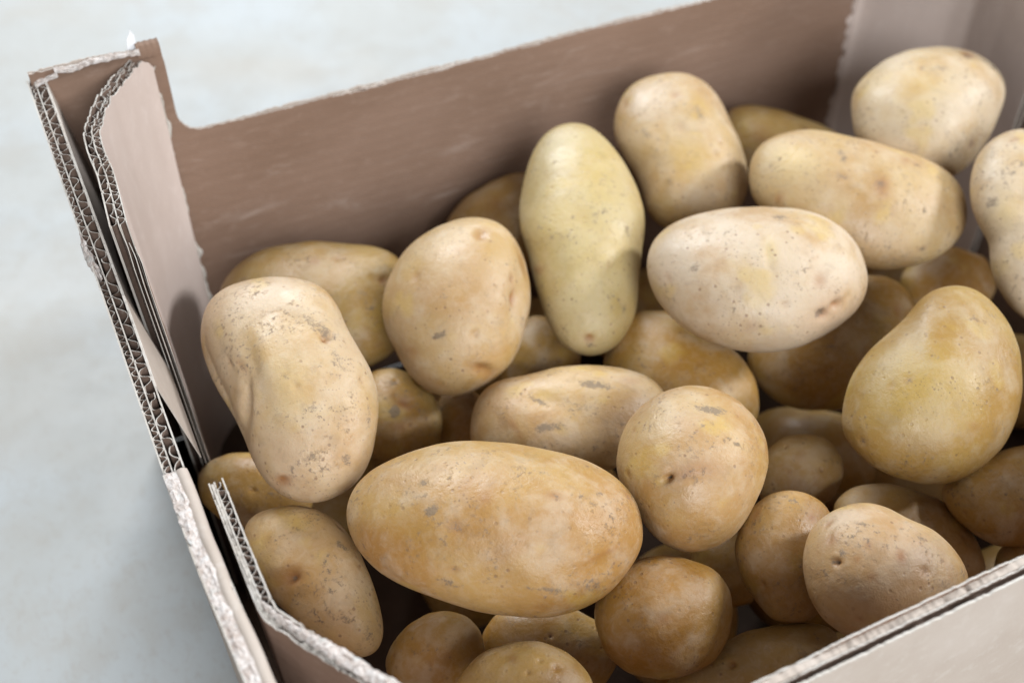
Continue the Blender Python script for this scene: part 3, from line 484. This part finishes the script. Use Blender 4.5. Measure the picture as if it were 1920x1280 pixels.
# front half of the left wall: edge folded over, torn white fibre along its middle
LF = [(.0120, .1285, .1315), (.0104, .17, .1315), (.0087, .201, .1315), (.0066, .25, .1316), (.0064, .2935, .1318)]
lf = board(['short_wall'], [(x + .0086, y, z) for x, y, z in LF], ZB,
      [('liner', .0080, .0086, M_OUT), ('flute', .0052, .0080, .0036), ('liner', .0047, .0052, M_FLU), ('flute', .0008, .0047, .0068), ('liner', .0, .0006, M_GUS)],
      lwall, seed=6, lean=lambda s: -(.0088 - .022 * s), torn=lambda s, li: np.full_like(s, [0, .0015, .0015, .0012, .0010][li]))
def rolled_lip():
    p, s = resample([(x + .0086, y, z) for x, y, z in LF], .001); nr = normals2d(p); n = len(p)
    prof = [(-.0001, -.022), (-.0002, -.006), (-.0003, -.0018), (-.0001, -.0004), (.0008, .0006), (.0020, .0009), (.0036, .0005), (.0040, -.0008)]
    V = []
    wz = wobble(n, .00025, 25, 77); wo = wobble(n, .0002, 30, 78)
    for o, dz in prof:
        q = p.copy(); q[:, :2] += nr * (o + (wo if dz > -.003 else 0 * wo))[:, None]; q[:, 2] += dz + wz; V.append(q)
    V = np.concatenate(V); Fc = [(k * n + i, (k + 1) * n + i, (k + 1) * n + i + 1, k * n + i + 1) for k in range(len(prof) - 1) for i in range(n - 1)]
    return link_mesh('rolled_lip', V, Fc, M_OUT, None, lwall, True)
rolled_lip()
torn_strip('torn_paper', [(x + .0028, y, z + .0002) for x, y, z in LF], .0050, lwall, height=.0006, seed=11)
# curl of liner bridging left wall and back wall at the corner
torn_strip('torn_paper', [(.0100, .494, ZT + .0002), (.0140, .4940, ZT + .0008), (.0205, .4936, ZT + .0030)], .0022, lwall, height=.0010, seed=23)
# crumpled paper at the crush
torn_strip('torn_paper', [(.0068, .400, .1608), (.0071, .394, .1600), (.0080, .388, .1572), (.0095, .382, .1545)], [.0010, .0026, .0030, .0014], lwall, height=.0022, seed=31)

# ---- corner gusset at the back left: glued to the back wall, crossing the corner, glued down the left wall
def gusset_torn(s, li):
    return .0012 * np.clip(np.sin(s * 260 + li), 0, 1) ** 2 * (li in (1, 3))
BG = [(.0605, .4925, .1720), (.0590, .4922, .1755), (.0555, .4895, .1765), (.0480, .4810, .1768), (.0388, .4690, .1768), (.0312, .4545, .1766), (.0272, .4440, .1765), (.0262, .4330, .1764), (.0264, .4150, .1762), (.0252, .3990, .1758), (.0238, .3830, .1745)]
# left-hand normal of this walk (towards -X, -Y) points to the inside of the box
bgs = board(['corner_gusset'], BG, ZB,
      [('liner', .0001, .0006, M_GUS), ('flute', -.0024, .0001, .0042), ('liner', -.0029, -.0024, M_FLU), ('flute', -.0056, -.0029, .0068), ('liner', -.0062, -.0056, M_FLU)],
      box, seed=8, torn=gusset_torn, fray=.0005, lean=lambda s: .009 * np.clip((s - .02) / .06, 0, 1))
bg0 = bgs[0]
bg0['label'] = 'corner gusset with a pale inner face and a ragged corrugated top edge'
# pale torn fibres where its glue flap ends on the back wall
def flap_edge():
    n = 160; zs = np.linspace(.010, .1715, n)
    w = .0003 + .0004 * np.abs(wobble(n, 1, 8, 5)); dx = wobble(n, .0005, 10, 6) + wobble(n, .0006, 30, 16)
    V = []
    for k in range(4):
        for i in range(n):
            V.append((.0603 + dx[i] + (k - 1) * w[i] * .8, .4936 - (.0009, .0014, .0010, .0001)[k], zs[i]))
    Fc = [(k * n + i, k * n + i + 1, (k + 1) * n + i + 1, (k + 1) * n + i) for k in range(3) for i in range(n - 1)]
    return link_mesh('torn_paper', V, Fc, M_EDGE, None, bg0)
flap_edge()
# split plies of the gusset's end, standing down the left wall
for j, (dx, dy, mt, hgt) in enumerate(((.0088, -.001, M_FLU, .172), (.0104, -.0035, M_FLU, .168), (.0122, -.002, M_IN, .164))):
    pp = [(.0125 + dx, .3835 + dy, hgt), (.0130 + dx, .3770 + dy, hgt - .004), (.0128 + dx, .372 + dy, hgt - .012)]
    p, s = resample(pp, .0005); top = p.copy(); bot = p.copy(); bot[:, 2] = ZB; bot[:, 0] += .009
    top[:, 2] += wobble(len(p), .0004, 4, 60 + j)
    sheet('liner', top, bot, normals2d(p), -.0003, 0, [mt, M_EDGE], bg0)

# ---- corner gusset at the front left: flap along the left wall, then across the corner
FG = [(.0200, .2830, .1315), (.0199, .2600, .1316), (.0200, .2380, .1314), (.0202, .2270, .1312), (.0208, .2225, .1312), (.0278, .2095, .1314), (.0355, .1965, .1316), (.0430, .1840, .1318), (.0560, .1640, .1318), (.0735, .1385, .1316)]
def fg_torn(s, li):
    t = np.clip((s - .058) / .012, 0, 1)
    return [0.0, .0004, .0003, .0006, .0003][li] + t * [.0, .0016, .0016, .0010, .0006][li]
fgs = board(['corner_gusset'], FG, ZB,
      [('liner', .0046, .0052, M_GUS), ('flute', .0022, .0046, .0044), ('liner', .0016, .0022, M_GUS), ('liner', .0006, .0015, M_EDGE), ('liner', -.0002, .0004, M_IN)],
      box, seed=12, torn=fg_torn, soft=.0018, lean=lambda s: .011 * np.clip(1.4 - s / .08, 0, 1))
fg0 = fgs[0]
fg0['label'] = 'corner gusset whose thick white torn edge crosses the near corner'
torn_strip('torn_paper', [(.0218, .2290, .1318), (.0240, .2228, .1322), (.0306, .2108, .1326), (.0384, .1980, .1330), (.0458, .1858, .1330), (.0590, .1655, .1328), (.0760, .1405, .1325)], [.0012, .0026, .0050, .0046, .0058, .0050, .0050], fg0, height=.0010, seed=41)

# ---- front wall: double board, dark gap in the cut edge
def front_profile(x0, x1):
    pts = [(x0, .1312), (x0 + .06, .1316)]
    pts += [(.2, .1318), (.255, .1314), (.34, .1316), (.418, .1316)]
    for a in np.linspace(90, 0, 8):
        pts.append((x1 - .0832 - .0115 * (1 - math.cos(R(a))), .1440 - .0118 * math.sin(R(a))))
    pts += [(x1 - .083, ZT), (x1, ZT + .003)]  # tall end out of view, raised for the shade it throws inside
    return pts
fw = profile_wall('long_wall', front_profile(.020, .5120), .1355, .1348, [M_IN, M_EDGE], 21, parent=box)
fw['label'] = 'long wall nearest the viewer with its pale outer face in view'
profile_wall('fluting', front_profile(.0205, .5115), .1346, .1321, [M_OUT, M_OUT], 22, parent=fw, extra=.0007)
profile_wall('liner', front_profile(.0205, .5115), .1319, .1313, [M_FLU, M_EDGE], 24, parent=fw, extra=.0004)
profile_wall('liner', front_profile(.0200, .5120), .1291, .1282, [M_OUT, M_EDGE], 25, parent=fw, extra=.0002)
# horizontal fluting between middle and outer liner, crushed well below the edge
def crushed_flute(y0, y1, z0, seed):
    xs = np.arange(.021, .428, .0008); n = len(xs); w = wobble(n, .0006, 12, seed); V = []; Fc = []
    prof = [(0, 0), (.5, -.0012), (1, -.003), (.5, -.0045), (0, -.006), (.5, -.0075), (1, -.009)]
    for a, dz in prof:
        for i in range(n): V.append((xs[i], y0 + (y1 - y0) * a, z0 + dz + w[i]))
    for k in range(len(prof) - 1):
        for i in range(n - 1): Fc.append((k * n + i, k * n + i + 1, (k + 1) * n + i + 1, (k + 1) * n + i))
    return link_mesh('fluting', V, Fc, M_FLU, None, fw)
crushed_flute(.1312, .1293, .1280, 26)

# ---- right wall (its low middle lets the window light in) and its two gussets
RP = [(.5120, .1310, ZT), (.5120, .250, ZT), (.5120, .258, .150), (.5120, .264, .1400), (.5120, .275, .1322), (.5120, .31, .1316), (.5120, .345, .1320), (.5120, .358, .1400), (.5120, .362, .150), (.5120, .370, ZT), (.5120, .4935, ZT)]
rw = board(['short_wall'], RP, ZB, [('liner', .0, .0006, M_IN), ('flute', -.0025, .0, .0066), ('liner', -.0031, -.0025, M_OUT)], box, seed=14, step=.001)
rw[0]['label'] = 'short wall at the far right, mostly outside the view'
RG = [(.5010, .383, ZT), (.5030, .415, ZT), (.5028, .436, ZT), (.4985, .4475, ZT), (.4760, .4870, ZT), (.4720, .4922, ZT), (.4680, .4925, ZT)]
rg = board(['corner_gusset'], RG, ZB, [('liner', .0001, .0006, M_GUS), ('flute', -.0016, .0001, .0034), ('liner', -.0019, -.0016, M_FLU), ('flute', -.0042, -.0019, .0064), ('liner', -.0047, -.0042, M_FLU)], box, seed=15, step=.0008)
rg[0]['label'] = 'corner gusset with a pale face behind the far right potato'
def rflap_edge():
    n = 140; zs = np.linspace(.010, ZT, n); dx = wobble(n, .0007, 6, 65) + wobble(n, .0007, 20, 66); V = []
    for k in range(3):
        for i in range(n): V.append((.4680 + dx[i] * (k == 0) - (.0018, 0, -.004)[k], (.4938, .4922, .4919)[k], zs[i]))
    Fc = [(k * n + i, k * n + i + 1, (k + 1) * n + i + 1, (k + 1) * n + i) for k in range(2) for i in range(n - 1)]
    return link_mesh('torn_paper', V, Fc, M_GUS, None, rg[0])
rflap_edge()
FRG = [(.4300, .1390, ZT), (.4420, .1405, ZT), (.4950, .196, ZT), (.4990, .210, ZT), (.5000, .250, ZT)]  # unseen near right corner, made tall to shade the potatoes beside it
board(['corner_gusset'], FRG, ZB, [('liner', .0001, .0006, M_GUS), ('flute', -.0024, .0001, .0064), ('liner', -.0030, -.0024, M_FLU)], box, seed=16, step=.001)[0]['label'] = 'corner gusset at the near right, outside the view'

# bring the parts into the box's own frame
bpy.context.view_layer.update()
for o in list(box.children):
    o.matrix_parent_inverse = box.matrix_world.inverted()

# ------------------------------------------------------------------ potatoes
def icosphere(sub):
    bm = bmesh.new(); bmesh.ops.create_icosphere(bm, subdivisions=sub, radius=1.0)
    v = np.array([x.co[:] for x in bm.verts]); f = [tuple(q.index for q in x.verts) for x in bm.faces]; bm.free()
    return v / np.linalg.norm(v, axis=1)[:, None], f
ICO = {k: icosphere(k) for k in (6, 7)}

def smooth_noise(p, freq, seed, terms=14):
    r = np.random.default_rng(seed); out = np.zeros(len(p))
    for _ in range(terms):
        d = r.normal(size=3); d /= np.linalg.norm(d)
        out += np.sin((p @ d) * freq * r.uniform(.6, 1.5) + r.uniform(0, 6.28))
    return out / math.sqrt(terms)

def polar_outline(pts, n=256, sm=4):
    a = np.array(pts, float); b = np.roll(a, -1, 0)
    cr = a[:, 0] * b[:, 1] - b[:, 0] * a[:, 1]; A = cr.sum() / 2
    c = ((a + b) * cr[:, None]).sum(0) / (6 * A)
    d = np.concatenate([a + (b - a) * t for t in np.linspace(0, 1, 40, endpoint=False)]) - c
    th = np.arctan2(d[:, 1], d[:, 0]); r = np.hypot(d[:, 0], d[:, 1]); i = np.argsort(th); th = th[i]; r = r[i]
    g = np.linspace(-np.pi, np.pi, n, endpoint=False)
    Rr = np.interp(g, np.r_[th - 2 * np.pi, th, th + 2 * np.pi], np.r_[r, r, r])
    k = np.exp(-np.arange(-12, 13) ** 2 / 2 / sm ** 2); k /= k.sum()
    return c, np.array([np.dot(k, Rr[(np.arange(-12, 13) + j) % n]) for j in range(n)])

def potato(idx, outline, depth, hf, tilt, marks, look, label):
    c, Rr = polar_outline(outline)
    minor = np.min(Rr + np.roll(Rr, 128)) / 2
    v, f = ICO[7 if np.max(Rr) > 230 else 6]
    th = np.arctan2(v[:, 1], v[:, 0]); s = np.hypot(v[:, 0], v[:, 1])
    rm = np.interp(th, np.linspace(-np.pi, np.pi, 257), np.r_[Rr, Rr[0]])
    # soften the centre so that radius changes do not pinch at the poles
    px = c[0] + rm * s * np.cos(th); py = c[1] + rm * s * np.sin(th)
    h = hf * minor * depth / F_PX
    X = (px - c[0]) * depth / F_PX; Y = (py - c[1]) * depth / F_PX
    dep = depth + tilt[0] * X + tilt[1] * Y + h * v[:, 2]
    P = ray(px, py) * dep[:, None] + CAM
    ctr = ray(*c) * depth + CAM
    P = P - ctr
    # outward direction for the dents
    nd = P / (np.linalg.norm(P, axis=1)[:, None] + 1e-9)
    size = minor * depth / F_PX
    amp = smooth_noise(P, 95, idx * 3 + 1) * .00070 + smooth_noise(P, 200, idx * 3 + 2) * .00022 + smooth_noise(P, 600, idx * 3 + 5, 20) * .00005
    P = P + nd * amp[:, None]
    front = np.clip(-v[:, 2] * 6 + .3, 0, 1)
    mk = np.zeros((len(v), 4)); mk[:, 3] = 1
    for (x, y, rx, ry, ang, kind, k) in marks:
        ca, sa = math.cos(R(ang)), math.sin(R(ang))
        u = ((px - x) * ca + (py - y) * sa) / rx; w = (-(px - x) * sa + (py - y) * ca) / ry
        q = u * u + w * w; g = np.exp(-q * 1.1) * front
        if kind == 'd': mk[:, 0] = np.maximum(mk[:, 0], g * k)
        elif kind == 'o': mk[:, 1] = np.maximum(mk[:, 1], g * k)
        elif kind == 'y': mk[:, 2] = np.maximum(mk[:, 2], g * k)
        elif kind == 'n': P = P - nd * (g * k * .001)[:, None]                 # dent, k in mm
        elif kind == 'e':                                                       # eye: small dent with a brow and dark floor
            P = P - nd * (np.exp(-q * 1.5) * front * k * .0014)[:, None]
            P = P + nd * (np.exp(-((u) ** 2 * .7 + (w + 1.5) ** 2 * 1.6)) * front * k * .00035)[:, None]
            mk[:, 1] = np.maximum(mk[:, 1], .9 * np.exp(-q * 1.2) * front)
    # a few random eyes all round, so that the hidden sides are potato too
    r = np.random.default_rng(100 + idx)
    for _ in range(3):                                                          # flat spots and shallow hollows
        d = r.normal(size=3); d /= np.linalg.norm(d)
        P = P - nd * (np.exp(-(np.arccos(np.clip(v @ d, -1, 1)) / r.uniform(.3, .5)) ** 2) * r.uniform(.0006, .0016))[:, None]
    for _ in range(7):
        d = r.normal(size=3); d /= np.linalg.norm(d)
        ang = np.arccos(np.clip(v @ d, -1, 1)); wd = r.uniform(.04, .08); k = r.uniform(.3, 1.0)
        g = np.exp(-(ang / wd) ** 2)
        P = P - nd * (g * k * .0009)[:, None]; mk[:, 1] = np.maximum(mk[:, 1], g * r.uniform(.2, .6))
        if r.random() < .4: mk[:, 0] = np.maximum(mk[:, 0], g * .55)
    o = link_mesh('potato', P, f, M_POT, None, None, True)
    at = o.data.color_attributes.new('marks', 'FLOAT_COLOR', 'POINT'); at.data.foreach_set('color', mk.astype(np.float32).ravel())
    o.location = ctr
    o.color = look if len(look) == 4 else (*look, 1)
    o['label'] = label; o['category'] = 'potato'; o['group'] = 'potatoes in the cardboard box'
    return o
for i, a in enumerate(POTATOES): potato(i, *a)

# the bottom layer, only guessed at in the dark gaps
LOWER = [(.372, .262), (.305, .435), (.130, .180), (.075, .395), (.135, .330),  (.135, .420), (.190, .155), (.185, .330), (.210, .250), (.220, .440), (.265, .175), (.285, .235), (.300, .400), (.330, .300), (.370, .180), (.400, .385), (.465, .300), (.455, .395), (.455, .200)]
def lower_layer():
    protos = []
    for j, (x, y) in enumerate(LOWER):
        if j < 4:
            v, f = ICO[6]; v = v[:2562] if False else v
            P = v * np.array([.042, .030, .027]) ; n_ = v
            P = P + n_ * (smooth_noise(P, 75, 900 + j) * .0016 + smooth_noise(P, 240, 910 + j) * .0003)[:, None]
            P[:, 1] += .12 * P[:, 0] * np.sign(j - 1.5) * np.abs(P[:, 0]) / .04
            o = link_mesh('potato', P, f, M_POT, None, None, True); protos.append(o)
        else:
            o = protos[j % 4].copy(); col.objects.link(o)
        r = np.random.default_rng(500 + j)
        o.location = (x, y, -.037 + r.uniform(-.003, .003)); o.rotation_euler = (r.uniform(-.25, .25), r.uniform(-.2, .2), r.uniform(0, 6.28))
        o.color = (r.uniform(0, .3), .2, .0, 1)
        o['label'] = 'dim potato of the bottom layer, lost in the dark gaps beneath the others'
        o['category'] = 'potato'; o['group'] = 'bottom layer potatoes lost in the dark'
lower_layer()
